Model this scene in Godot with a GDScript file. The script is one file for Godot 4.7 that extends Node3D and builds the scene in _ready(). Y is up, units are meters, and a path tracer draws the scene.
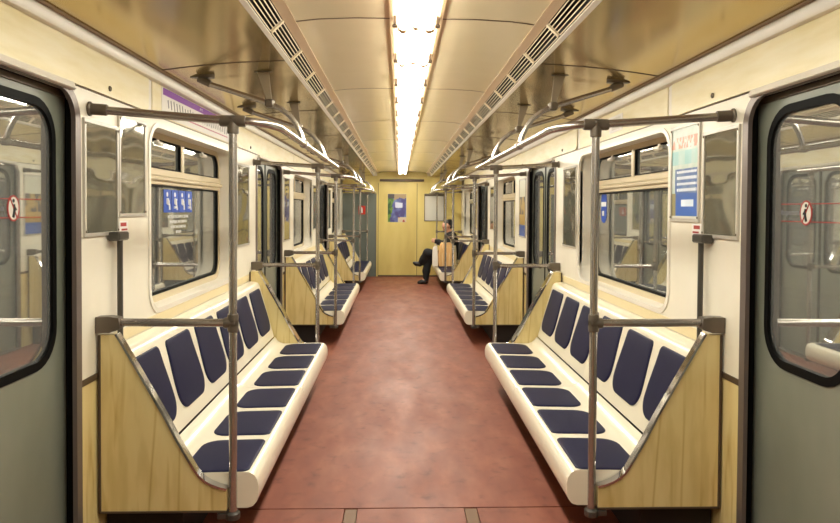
extends Node3D
# A metro carriage seen along its aisle. Car coordinates: x to the right, y up, z forward along the car (Godot -Z).

var M := {}
var taken := {}
const ORD := ["first", "second", "third", "fourth", "fifth", "sixth", "seventh", "eighth", "ninth", "tenth", "eleventh", "twelfth", "thirteenth", "fourteenth", "fifteenth", "sixteenth", "seventeenth", "eighteenth", "nineteenth", "twentieth"]
const WALL := 1.24
const BENCH := [[2.635, 5.36], [6.885, 9.61], [11.15, 13.74]]
const DOOR_AT := [1.875, 6.125, 10.375]
const WIN_AT := [4.0, 8.25, 12.5]
const REAR := 13.95
const BACK := -2.6
const WHERE := ["nearest the viewer", "in the middle of the car", "at the far end"]
const SIDE := {-1: "left", 1: "right"}


func _ready() -> void:
	make_camera()
	make_environment()
	make_materials()
	make_lamps()
	make_floor()
	make_ceiling()
	for s in [-1, 1]:
		make_wall(s)
		for k in 3:
			make_window(s, k)
			make_door(s, k)
	make_end_walls()
	make_tunnel()
	for s in [-1, 1]:
		make_vent(s)
		for k in 3:
			make_bench(s, k)
			make_handrails(s, k)
	make_frames()
	make_prints()
	make_stickers()
	make_person()
	make_bags()


# ------------------------------------------------------------------ camera, light

func make_camera() -> void:
	var cam := Camera3D.new()
	cam.name = "camera"
	cam.projection = Camera3D.PROJECTION_FRUSTUM
	cam.near = 0.05
	cam.far = 100.0
	cam.size = 0.05 * 523.0 / 667.0
	cam.frustum_offset = Vector2(0.0, -0.05 * 37.3 / 667.0)
	# the car's axes in camera axes, fitted to the posts and rails
	var bx := V(0.99949055, 0.00589858, -0.03136629)
	var by := V(-0.00521367, 0.99974716, 0.02187297)
	var bz := V(0.03148738, -0.0216983, 0.9992686)
	cam.transform = Transform3D(Basis(bx, by, -bz).orthonormalized(), V(-0.0648, 1.40, 0.0))
	add_child(cam)
	cam.current = true


func make_environment() -> void:
	var e := Environment.new()
	e.background_mode = Environment.BG_COLOR
	e.background_color = Color(0.012, 0.012, 0.014)
	e.ambient_light_source = Environment.AMBIENT_SOURCE_DISABLED
	e.tonemap_mode = Environment.TONE_MAPPER_LINEAR
	e.tonemap_exposure = 1.0
	e.sdfgi_enabled = true
	e.ssao_enabled = true
	e.ssil_enabled = true
	var w := WorldEnvironment.new()
	w.name = "world_environment"
	w.environment = e
	add_child(w)


const LAMP_Y := 2.145
const LAMP_PITCH := 0.637
const LIGHT := Color(1.0, 0.985, 0.93)

func make_lamps() -> void:
	var seg := tube([V(0, 0, -0.292), V(0, 0, 0.292)], 0.0185, 14)
	var cap := lathe_z([[0.0, -0.010], [0.0195, -0.010], [0.0215, -0.006], [0.0215, 0.010], [0.019, 0.014], [0.0, 0.014]], 14)
	var tube_mesh := mesh_of(seg)
	var cap_mesh := mesh_of(cap)
	var clip := mesh_of(cat([rbox(Vector3(0, 0, 0), Vector3(0.012, 0.035, 0.04), 0.003), rbox(Vector3(0, -0.02, 0), Vector3(0.02, 0.012, 0.02), 0.003)]))
	for k in range(-3, 18):
		var zc := 2.377 + LAMP_PITCH * k
		var label := ""
		if k >= 0:
			label = "glowing three-tube ceiling lamp, %s in the row counted from the near end" % ORD[k]
		else:
			label = "three-tube ceiling lamp above the viewer, %s outside the picture" % ORD[-k - 1]
		var t := thing("ceiling_lamp", label, "ceiling lamp", V(0, 2.18, zc), "three-tube lamps along the ceiling strip")
		for i in [-1, 0, 1]:
			var y := -0.048 + (0.012 if i == 0 else 0.0)
			put(t, "tube", tube_mesh, M.tube, Vector3(i * 0.053, y, 0))
			for e in [-1, 1]:
				put(t, "end_cap", cap_mesh, M.endcap, Vector3(i * 0.053, y, e * 0.304))
		for sx in [-1, 1]:
			put(t, "clip", clip, M.brown_trim, Vector3(sx * 0.086, -0.024, -0.318))
		var l := AreaLight3D.new()
		l.name = "lamp_glow"
		l.area_size = Vector2(0.15, 0.58)
		l.light_color = LIGHT
		l.light_energy = 0.445
		l.set("area_range", 16.0)
		l.set("area_attenuation", 2.0)
		l.shadow_enabled = true
		l.position = Vector3(0, -0.074, 0)
		l.rotation_degrees = Vector3(-90, 0, 0)
		t.add_child(l, true)


# ------------------------------------------------------------------ materials

func mat(called: String, c: Color, rough: float, metal := 0.0) -> StandardMaterial3D:
	var m := StandardMaterial3D.new()
	m.resource_name = called
	m.albedo_color = c
	m.roughness = rough
	m.metallic = metal
	M[called] = m
	return m


func noise(freq: float, octaves: int, seed_: int, type := FastNoiseLite.TYPE_SIMPLEX_SMOOTH) -> FastNoiseLite:
	var n := FastNoiseLite.new()
	n.noise_type = type
	n.frequency = freq
	n.seed = seed_
	n.fractal_octaves = octaves
	return n


func ramp(stops: Array) -> Gradient:
	var g := Gradient.new()
	var o := PackedFloat32Array()
	var c := PackedColorArray()
	for s in stops:
		o.append(s[0])
		c.append(s[1])
	g.offsets = o
	g.colors = c
	return g


func noise_tex(n: FastNoiseLite, g: Gradient, size := 512) -> NoiseTexture2D:
	var t := NoiseTexture2D.new()
	t.width = size
	t.height = size
	t.seamless = true
	t.noise = n
	if g:
		t.color_ramp = g
	return t


func bump_tex(n: FastNoiseLite, strength: float, size := 512) -> NoiseTexture2D:
	var t := noise_tex(n, null, size)
	t.as_normal_map = true
	t.bump_strength = strength
	return t


func tri(m: StandardMaterial3D, t: Texture2D, scale: Vector3) -> void:
	m.albedo_texture = t
	m.uv1_triplanar = true
	m.uv1_world_triplanar = true
	m.uv1_scale = scale
	m.uv1_triplanar_sharpness = 8.0


func over(m: StandardMaterial3D, t: Texture2D, scale: Vector3) -> void:
	m.detail_enabled = true
	m.detail_albedo = t
	m.detail_blend_mode = BaseMaterial3D.BLEND_MODE_MUL
	m.detail_uv_layer = BaseMaterial3D.DETAIL_UV_2
	m.uv2_triplanar = true
	m.uv2_world_triplanar = true
	m.uv2_scale = scale
	m.uv2_triplanar_sharpness = 8.0


func wavy(m: StandardMaterial3D, n: FastNoiseLite, strength: float, scale: float, amount: float) -> void:
	m.normal_enabled = true
	m.normal_texture = bump_tex(n, strength)
	m.normal_scale = amount
	m.uv1_triplanar = true
	m.uv1_world_triplanar = true
	m.uv1_scale = Vector3(scale, scale, scale)


func make_materials() -> void:
	var white := Color.WHITE
	var wood := mat("wood_panel", white, 0.38)
	tri(wood, noise_tex(noise(0.012, 5, 4), ramp([[0.0, Color(0.79, 0.71, 0.475)], [0.38, Color(0.83, 0.755, 0.52)], [0.55, Color(0.86, 0.79, 0.56)], [1.0, Color(0.88, 0.82, 0.60)]])), Vector3(1.3, 0.25, 1.3))
	var grain := noise(0.006, 2, 9)
	grain.fractal_type = FastNoiseLite.FRACTAL_RIDGED
	over(wood, noise_tex(grain, ramp([[0.0, white], [0.72, white], [0.93, Color(0.93, 0.90, 0.84)], [1.0, Color(0.86, 0.81, 0.72)]]), 1024), Vector3(1.5, 0.13, 1.5))
	var fascia := mat("fascia_panel", white, 0.35)
	tri(fascia, noise_tex(noise(0.010, 4, 17), ramp([[0.0, Color(0.87, 0.82, 0.63)], [0.5, Color(0.91, 0.87, 0.72)], [1.0, Color(0.93, 0.90, 0.78)]])), Vector3(2.6, 2.6, 0.45))
	var enamel := mat("wall_enamel", white, 0.34)
	tri(enamel, noise_tex(noise(0.01, 4, 23), ramp([[0.0, Color(0.86, 0.835, 0.76)], [0.5, Color(0.895, 0.875, 0.81)], [1.0, Color(0.91, 0.89, 0.83)]]), 256), Vector3(0.6, 0.4, 0.6))
	mat("white_trim", Color(0.89, 0.87, 0.82), 0.3)
	mat("cream_sill", Color(0.86, 0.80, 0.64), 0.4)
	mat("window_frame", Color(0.79, 0.73, 0.60), 0.35, 0.1)
	var yellow := mat("yellow_panel", white, 0.42)
	tri(yellow, noise_tex(noise(0.01, 4, 31), ramp([[0.0, Color(0.80, 0.715, 0.42)], [0.5, Color(0.84, 0.765, 0.465)], [1.0, Color(0.865, 0.795, 0.51)]]), 256), Vector3(0.9, 0.25, 0.9))
	var plastic := mat("seat_plastic", Color(0.90, 0.87, 0.79), 0.3)
	plastic.clearcoat_enabled = true
	plastic.clearcoat = 0.4
	plastic.clearcoat_roughness = 0.2
	var pad := mat("seat_pad", Color(0.085, 0.09, 0.215), 0.5)
	pad.metallic_specular = 0.35
	wavy(pad, noise(0.06, 2, 3, FastNoiseLite.TYPE_CELLULAR), 3.0, 6.0, 0.25)
	mat("pad_seam", Color(0.07, 0.07, 0.10), 0.5)
	var floor_m := mat("floor_lino", white, 0.62)
	tri(floor_m, noise_tex(noise(0.010, 5, 5), ramp([[0.0, Color(0.46, 0.25, 0.195)], [0.4, Color(0.495, 0.28, 0.215)], [0.6, Color(0.515, 0.297, 0.228)], [1.0, Color(0.57, 0.345, 0.27)]]), 1024), Vector3(0.55, 0.55, 0.22))
	over(floor_m, noise_tex(noise(0.03, 5, 12), ramp([[0.0, Color(0.78, 0.74, 0.73)], [0.22, Color(0.95, 0.94, 0.94)], [0.40, white], [1.0, white]]), 512), Vector3(0.5, 0.5, 0.5))
	floor_m.roughness_texture = noise_tex(noise(0.02, 4, 44), ramp([[0.0, Color(0.75, 0.75, 0.75)], [1.0, Color(1.0, 1.0, 1.0)]]), 256)
	mat("floor_strip", Color(0.42, 0.30, 0.19), 0.5)
	mat("floor_edge", Color(0.17, 0.12, 0.10), 0.6)
	var ceil_m := mat("ceiling_metal", Color(0.90, 0.845, 0.70), 0.24, 0.4)
	wavy(ceil_m, noise(0.006, 2, 8), 6.0, 0.9, 0.12)
	var side := mat("side_ceiling_metal", Color(0.80, 0.71, 0.48), 0.16, 0.78)
	wavy(side, noise(0.004, 1, 81), 6.0, 0.7, 0.16)
	mat("tray_metal", Color(0.62, 0.53, 0.40), 0.35, 0.4)
	mat("vent_metal", Color(0.90, 0.85, 0.74), 0.35)
	mat("flange_metal", Color(0.76, 0.67, 0.54), 0.35, 0.2)
	mat("vent_dark", Color(0.05, 0.035, 0.025), 0.9)
	mat("seam_dark", Color(0.30, 0.22, 0.14), 0.7)
	mat("steel", Color(0.70, 0.68, 0.66), 0.26, 0.88)
	mat("chrome", Color(0.82, 0.82, 0.84), 0.08, 1.0)
	mat("cast_metal", Color(0.41, 0.375, 0.33), 0.38, 0.45)
	mat("dark_metal", Color(0.38, 0.34, 0.28), 0.4, 0.35)
	mat("brown_trim", Color(0.33, 0.27, 0.21), 0.45, 0.25)
	mat("door_frame", Color(0.46, 0.42, 0.40), 0.36, 0.45)
	var door := mat("door_paint", white, 0.38)
	tri(door, noise_tex(noise(0.01, 4, 71), ramp([[0.0, Color(0.42, 0.435, 0.39)], [0.5, Color(0.455, 0.47, 0.42)], [1.0, Color(0.49, 0.50, 0.45)]]), 256), Vector3(0.8, 0.5, 0.8))
	mat("cabinet_paint", Color(0.40, 0.43, 0.40), 0.45)
	mat("rubber", Color(0.012, 0.012, 0.012), 0.6).metallic_specular = 0.25
	mat("frame_metal", Color(0.74, 0.72, 0.68), 0.35, 0.3)
	mat("strap_metal", Color(0.60, 0.56, 0.49), 0.35, 0.4)
	mat("gunmetal", Color(0.33, 0.32, 0.30), 0.35, 0.5)
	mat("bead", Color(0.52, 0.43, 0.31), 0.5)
	mat("dark_void", Color(0.03, 0.025, 0.022), 0.9)
	var heater := mat("heater_box", Color(0.12, 0.085, 0.07), 0.7)
	heater.metallic = 0.1
	# panes: the dark tunnel behind makes them mirror the lit car
	var glass := mat("glass", Color(0.88, 0.89, 0.87, 0.60), 0.02, 0.82)
	glass.transparency = BaseMaterial3D.TRANSPARENCY_ALPHA
	var one := Image.create(2, 2, false, Image.FORMAT_RGB8)
	one.fill(Color.WHITE)
	glass.albedo_texture = ImageTexture.create_from_image(one)
	var plexi := mat("plexi", Color(0.56, 0.55, 0.49), 0.05, 0.7)
	wavy(plexi, noise(0.004, 1, 33), 8.0, 1.6, 0.16)
	mat("paper", Color(0.90, 0.89, 0.87), 0.55)
	mat("ink_purple", Color(0.49, 0.19, 0.62), 0.5)
	mat("ink_magenta", Color(0.74, 0.20, 0.45), 0.5)
	mat("ink_grey", Color(0.45, 0.45, 0.47), 0.6)
	mat("ink_blue", Color(0.08, 0.29, 0.70), 0.4)
	mat("ink_white", Color(0.93, 0.93, 0.93), 0.5)
	mat("ink_red", Color(0.60, 0.12, 0.09), 0.5)
	mat("ink_black", Color(0.04, 0.04, 0.04), 0.5)
	mat("sign_red", Color(0.80, 0.15, 0.07), 0.4)
	mat("board_white", Color(0.80, 0.79, 0.75), 0.4)
	mat("concrete", Color(0.24, 0.23, 0.21), 0.9)
	mat("cable", Color(0.08, 0.08, 0.08), 0.7)
	mat("skin", Color(0.74, 0.54, 0.43), 0.5)
	mat("hair", Color(0.07, 0.05, 0.04), 0.5)
	mat("coat_cloth", Color(0.055, 0.055, 0.06), 0.85)
	mat("trouser_cloth", Color(0.06, 0.065, 0.085), 0.8)
	mat("shoe_leather", Color(0.03, 0.03, 0.03), 0.4)
	mat("bag_tan", Color(0.82, 0.65, 0.42), 0.7)
	mat("bag_stripe", Color(0.88, 0.78, 0.60), 0.7)
	mat("bag_grey", Color(0.62, 0.56, 0.44), 0.7)
	mat("bag_white", Color(0.88, 0.86, 0.82), 0.5)
	var tube_m := mat("tube", Color(0.95, 0.93, 0.88), 0.4)
	tube_m.emission_enabled = true
	tube_m.emission = LIGHT
	tube_m.emission_energy_multiplier = 24.0
	mat("endcap", Color(0.85, 0.72, 0.58), 0.4)


# ------------------------------------------------------------------ mesh helpers: triangle soups, wound outwards

func V(x: float, y: float, z: float) -> Vector3:
	return Vector3(x, y, -z)


func cat(a: Array) -> PackedVector3Array:
	var o := PackedVector3Array()
	for s in a:
		o.append_array(s)
	return o


func outward(t: PackedVector3Array) -> PackedVector3Array:
	if t.is_empty():
		return t
	var o := t[0]
	var vol := 0.0
	for i in range(0, t.size(), 3):
		vol += (t[i] - o).dot((t[i + 1] - o).cross(t[i + 2] - o))
	if vol < 0.0:
		for i in range(0, t.size(), 3):
			var k := t[i + 1]
			t[i + 1] = t[i + 2]
			t[i + 2] = k
	return t


func moved(t: PackedVector3Array, x: Transform3D) -> PackedVector3Array:
	return outward(x * t)


func mesh_of(t: PackedVector3Array, base := Vector3.ZERO, crease := 0.72) -> ArrayMesh:
	var faces := {}
	var n := t.size() / 3
	var fn := PackedVector3Array()
	fn.resize(n)
	for f in n:
		fn[f] = (t[f * 3 + 1] - t[f * 3]).cross(t[f * 3 + 2] - t[f * 3])
		for c in 3:
			var key := Vector3i((t[f * 3 + c] * 20000.0).round())
			if faces.has(key):
				faces[key].append(f)
			else:
				faces[key] = [f]
	var pos := PackedVector3Array()
	var nor := PackedVector3Array()
	for f in n:
		if fn[f].length_squared() < 1e-20:
			continue
		var mine := fn[f].normalized()
		for c in [0, 2, 1]:
			var p := t[f * 3 + c]
			var sum := Vector3.ZERO
			for g in faces[Vector3i((p * 20000.0).round())]:
				if fn[g].dot(mine) > crease * fn[g].length():
					sum += fn[g]
			pos.append(p - base)
			nor.append(sum.normalized() if sum.length_squared() > 0.0 else mine)
	var a := []
	a.resize(Mesh.ARRAY_MAX)
	a[Mesh.ARRAY_VERTEX] = pos
	a[Mesh.ARRAY_NORMAL] = nor
	var m := ArrayMesh.new()
	m.add_surface_from_arrays(Mesh.PRIMITIVE_TRIANGLES, a)
	return m


func at(mode: String, u: float, v: float, d: float) -> Vector3:
	if mode == "xy":
		return V(u, v, d)
	if mode == "zy":
		return V(d, v, u)
	return V(u, d, v)


func prism(poly: PackedVector2Array, mode: String, d0: float, d1: float) -> PackedVector3Array:
	var t := PackedVector3Array()
	var idx := Geometry2D.triangulate_polygon(poly)
	for i in range(0, idx.size(), 3):
		for k in [0, 1, 2]:
			var p := poly[idx[i + k]]
			t.append(at(mode, p.x, p.y, d0))
		for k in [0, 2, 1]:
			var p := poly[idx[i + k]]
			t.append(at(mode, p.x, p.y, d1))
	# the caps' winding decides the sides'
	var ccw := not Geometry2D.is_polygon_clockwise(poly)
	var tri_ccw := true
	if idx.size() >= 3:
		tri_ccw = (poly[idx[1]] - poly[idx[0]]).cross(poly[idx[2]] - poly[idx[0]]) > 0.0
	for i in poly.size():
		var p := poly[i]
		var q := poly[(i + 1) % poly.size()]
		var a := at(mode, p.x, p.y, d0)
		var b := at(mode, q.x, q.y, d0)
		var c := at(mode, q.x, q.y, d1)
		var d := at(mode, p.x, p.y, d1)
		if ccw == tri_ccw:
			t.append_array([a, d, c, a, c, b])
		else:
			t.append_array([a, b, c, a, c, d])
	return outward(t)


func ring(outer: PackedVector2Array, inner: PackedVector2Array, mode: String, d0: float, d1: float) -> PackedVector3Array:
	var t := PackedVector3Array()
	var n := outer.size()
	for i in n:
		var j := (i + 1) % n
		var o0 := at(mode, outer[i].x, outer[i].y, d0)
		var o1 := at(mode, outer[j].x, outer[j].y, d0)
		var i0 := at(mode, inner[i].x, inner[i].y, d0)
		var i1 := at(mode, inner[j].x, inner[j].y, d0)
		var O0 := at(mode, outer[i].x, outer[i].y, d1)
		var O1 := at(mode, outer[j].x, outer[j].y, d1)
		var I0 := at(mode, inner[i].x, inner[i].y, d1)
		var I1 := at(mode, inner[j].x, inner[j].y, d1)
		quad(t, o0, i0, i1, o1)
		quad(t, O0, O1, I1, I0)
		quad(t, o0, o1, O1, O0)
		quad(t, i0, I0, I1, i1)
	return outward(t)


func quad(t: PackedVector3Array, a: Vector3, b: Vector3, c: Vector3, d: Vector3) -> void:
	t.append(a); t.append(b); t.append(c)
	t.append(a); t.append(c); t.append(d)


func rrect(u0: float, u1: float, v0: float, v1: float, r, n := 7) -> PackedVector2Array:
	# counter-clockwise from the lower right; r: one radius, or [low right, up right, up left, low left]
	var rr: Array = r if r is Array else [r, r, r, r]
	var o := PackedVector2Array()
	var c := [[u1, v0, -1, 1, -PI / 2], [u1, v1, -1, -1, 0.0], [u0, v1, 1, -1, PI / 2], [u0, v0, 1, 1, PI]]
	for k in 4:
		var q: Array = c[k]
		var rad: float = rr[k]
		for i in n + 1:
			var a: float = q[4] + PI / 2 * i / n
			o.append(Vector2(q[0] + q[2] * rad + cos(a) * rad, q[1] + q[3] * rad + sin(a) * rad))
	return o


func corners(u0: float, u1: float, v0: float, v1: float, n := 7) -> PackedVector2Array:
	var o := PackedVector2Array()
	for p in [Vector2(u1, v0), Vector2(u1, v1), Vector2(u0, v1), Vector2(u0, v0)]:
		for i in n + 1:
			o.append(p)
	return o


func rbox(c: Vector3, size: Vector3, b: float) -> PackedVector3Array:
	var t := PackedVector3Array()
	var h := size / 2.0
	b = minf(b, minf(h.x, minf(h.y, h.z)) * 0.9)
	var p := func(ax: int, s: Vector3) -> Vector3:
		var q := s * (h - Vector3(b, b, b))
		q[ax] = s[ax] * h[ax]
		return c + q
	for ax in 3:
		var u := (ax + 1) % 3
		var w := (ax + 2) % 3
		for s in [-1, 1]:
			var k := []
			for e in [[-1, -1], [1, -1], [1, 1], [-1, 1]]:
				var g := Vector3()
				g[ax] = s
				g[u] = e[0]
				g[w] = e[1]
				k.append(p.call(ax, g))
			if s > 0:
				quad(t, k[0], k[1], k[2], k[3])
			else:
				quad(t, k[0], k[3], k[2], k[1])
		for su in [-1, 1]:
			for sw in [-1, 1]:
				var a := Vector3()
				a[u] = su
				a[w] = sw
				var lo := a
				lo[ax] = -1
				var hi := a
				hi[ax] = 1
				var k0: Vector3 = p.call(u, lo)
				var k1: Vector3 = p.call(u, hi)
				var k2: Vector3 = p.call(w, hi)
				var k3: Vector3 = p.call(w, lo)
				if (k1 - k0).cross(k2 - k0).dot(a) > 0.0:
					quad(t, k0, k1, k2, k3)
				else:
					quad(t, k0, k3, k2, k1)
	for sx in [-1, 1]:
		for sy in [-1, 1]:
			for sz in [-1, 1]:
				var s := Vector3(sx, sy, sz)
				var a: Vector3 = p.call(0, s)
				var d: Vector3 = p.call(1, s)
				var e: Vector3 = p.call(2, s)
				if (d - a).cross(e - a).dot(s) > 0.0:
					t.append_array([a, d, e])
				else:
					t.append_array([a, e, d])
	return t


func box(x0: float, x1: float, y0: float, y1: float, z0: float, z1: float, b := 0.002) -> PackedVector3Array:
	return rbox(V((x0 + x1) / 2, (y0 + y1) / 2, (z0 + z1) / 2), Vector3(absf(x1 - x0), absf(y1 - y0), absf(z1 - z0)), b)


func tube(points: Array, radius, n := 12) -> PackedVector3Array:
	var t := PackedVector3Array()
	var m := points.size()
	var rings := []
	var dir: Vector3 = (points[1] - points[0]).normalized()
	var side := dir.cross(Vector3.UP if absf(dir.y) < 0.9 else Vector3.RIGHT).normalized()
	for i in m:
		var d: Vector3 = (points[mini(i + 1, m - 1)] - points[maxi(i - 1, 0)]).normalized()
		side = (side - d * side.dot(d)).normalized()
		var up := d.cross(side)
		var rad: float = radius[i] if radius is Array else radius
		var rg := PackedVector3Array()
		for k in n:
			var a := TAU * k / n
			rg.append(points[i] + (side * cos(a) + up * sin(a)) * rad)
		rings.append(rg)
	for i in m - 1:
		for k in n:
			quad(t, rings[i][k], rings[i][(k + 1) % n], rings[i + 1][(k + 1) % n], rings[i + 1][k])
	for k in n:
		t.append(points[0]); t.append(rings[0][(k + 1) % n]); t.append(rings[0][k])
		t.append(points[m - 1]); t.append(rings[m - 1][k]); t.append(rings[m - 1][(k + 1) % n])
	return outward(t)


func lathe_z(prof: Array, n := 16) -> PackedVector3Array:
	# profile of [radius, z] turned round the z axis
	var t := PackedVector3Array()
	for i in prof.size() - 1:
		for k in n:
			var a := TAU * k / n
			var b := TAU * (k + 1) / n
			var p := Vector3(cos(a), sin(a), 0)
			var q := Vector3(cos(b), sin(b), 0)
			quad(t, p * prof[i][0] + Vector3(0, 0, prof[i][1]), q * prof[i][0] + Vector3(0, 0, prof[i][1]), q * prof[i + 1][0] + Vector3(0, 0, prof[i + 1][1]), p * prof[i + 1][0] + Vector3(0, 0, prof[i + 1][1]))
	return outward(t)


func lathe(prof: Array, centre: Vector3, axis: Vector3, n := 16) -> PackedVector3Array:
	var z := axis.normalized()
	var x := z.cross(Vector3.UP if absf(z.y) < 0.9 else Vector3.RIGHT).normalized()
	return moved(lathe_z(prof, n), Transform3D(Basis(x, z.cross(x), z), centre))


func disc(r: float, h: float, centre: Vector3, axis: Vector3, n := 16, b := 0.002) -> PackedVector3Array:
	return lathe([[0.0, 0.0], [r, 0.0], [r, h - b], [r - b, h], [0.0, h]], centre, axis, n)


func cushion(poly: PackedVector2Array, origin: Vector3, u: Vector3, v: Vector3, nrm: Vector3, h: float) -> PackedVector3Array:
	# a thin upholstered pad over a plane: rounded edge and a slight dome
	var t := PackedVector3Array()
	var c := Vector2()
	for p in poly:
		c += p / poly.size()
	var rings := [[1.0, -0.004], [1.0, h * 0.55], [0.985, h * 0.85], [0.955, h], [0.80, h * 1.12], [0.45, h * 1.2]]
	var pt := func(p: Vector2, k: Array) -> Vector3:
		var q: Vector2 = c + (p - c) * k[0]
		return origin + u * q.x + v * q.y + nrm * k[1]
	var n := poly.size()
	for i in rings.size() - 1:
		for j in n:
			quad(t, pt.call(poly[j], rings[i]), pt.call(poly[(j + 1) % n], rings[i]), pt.call(poly[(j + 1) % n], rings[i + 1]), pt.call(poly[j], rings[i + 1]))
	for j in n:
		t.append_array([pt.call(c, [1.0, h * 1.22]), pt.call(poly[j], rings[-1]), pt.call(poly[(j + 1) % n], rings[-1])])
		t.append_array([pt.call(c, [1.0, -0.004]), pt.call(poly[(j + 1) % n], rings[0]), pt.call(poly[j], rings[0])])
	return outward(t)


# ------------------------------------------------------------------ node helpers

func numbered(called: String) -> String:
	var n: int = taken.get(called, 0)
	taken[called] = n + 1
	return called if n == 0 else "%s_%03d" % [called, n]


func tag(o: Node3D, label: String, category: String, group := "") -> void:
	o.set_meta("label", label)
	o.set_meta("category", category)
	if group:
		o.set_meta("group", group)


func thing(called: String, label: String, category: String, base: Vector3, group := "") -> Node3D:
	var o := Node3D.new()
	o.name = numbered(called)
	o.position = base
	add_child(o)
	tag(o, label, category, group)
	return o


func setting(called: String, base := Vector3.ZERO) -> Node3D:
	var o := Node3D.new()
	o.name = called
	o.position = base
	o.set_meta("kind", "structure")
	add_child(o)
	return o


func origin_of(o: Node3D) -> Vector3:
	var p := Vector3.ZERO
	var n: Node = o
	while n is Node3D and n != self:
		p += n.position
		n = n.get_parent()
	return p


func part(parent: Node3D, called: String, soup: PackedVector3Array, m: Material, crease := 0.72) -> MeshInstance3D:
	# soup in world coordinates; the part's own origin is that of its parent
	var o := MeshInstance3D.new()
	o.name = called
	o.mesh = mesh_of(soup, origin_of(parent), crease)
	o.material_override = m
	parent.add_child(o, true)
	return o


func put(parent: Node3D, called: String, mesh: Mesh, m: Material, where: Vector3, turn := Basis()) -> MeshInstance3D:
	var o := MeshInstance3D.new()
	o.name = called
	o.mesh = mesh
	o.material_override = m
	o.transform = Transform3D(turn, where)
	parent.add_child(o, true)
	return o


func print_mesh(w: float, h: float) -> ArrayMesh:
	# an upright sheet in xy with texture coordinates, facing +z
	var a := []
	a.resize(Mesh.ARRAY_MAX)
	var x := w / 2
	var y := h / 2
	a[Mesh.ARRAY_VERTEX] = PackedVector3Array([Vector3(-x, -y, 0), Vector3(-x, y, 0), Vector3(x, y, 0), Vector3(-x, -y, 0), Vector3(x, y, 0), Vector3(x, -y, 0)])
	a[Mesh.ARRAY_TEX_UV] = PackedVector2Array([Vector2(0, 1), Vector2(0, 0), Vector2(1, 0), Vector2(0, 1), Vector2(1, 0), Vector2(1, 1)])
	var n := PackedVector3Array()
	n.resize(6)
	n.fill(Vector3(0, 0, 1))
	a[Mesh.ARRAY_NORMAL] = n
	var m := ArrayMesh.new()
	m.add_surface_from_arrays(Mesh.PRIMITIVE_TRIANGLES, a)
	return m


func facing(s: int) -> Basis:
	# the basis of something fixed to the wall on side s, its front (+z) towards the aisle
	return Basis(Vector3.UP, -PI / 2 * s)


func lettering(words: String, size: float, depth := 0.0006) -> TextMesh:
	var f := SystemFont.new()
	f.font_names = PackedStringArray(["Droid Sans"])
	var t := TextMesh.new()
	t.text = words
	t.font = f
	t.font_size = 32
	t.pixel_size = size / 32.0
	t.depth = depth
	t.curve_step = 4.0
	return t


# ------------------------------------------------------------------ the shell

func make_floor() -> void:
	var f := setting("floor")
	part(f, "floor_sheet", box(-WALL - 0.1, WALL + 0.1, -0.05, 0.0, 3.106, REAR + 0.1, 0.0), M.floor_lino)
	for r in [[-WALL - 0.1, -0.312], [-0.251, 0.2465], [0.3085, WALL + 0.1]]:
		part(f, "floor_plate", box(r[0], r[1], -0.05, 0.0, BACK, 3.098, 0.0015), M.floor_lino)
	for r in [[-0.309, -0.254], [0.2495, 0.3055]]:
		part(f, "floor_strip", box(r[0], r[1], -0.05, -0.003, BACK, 3.098, 0.001), M.floor_strip)
	part(f, "subfloor", box(-WALL - 0.1, WALL + 0.1, -0.09, -0.05, BACK, REAR + 0.1, 0.0), M.floor_edge)


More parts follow.
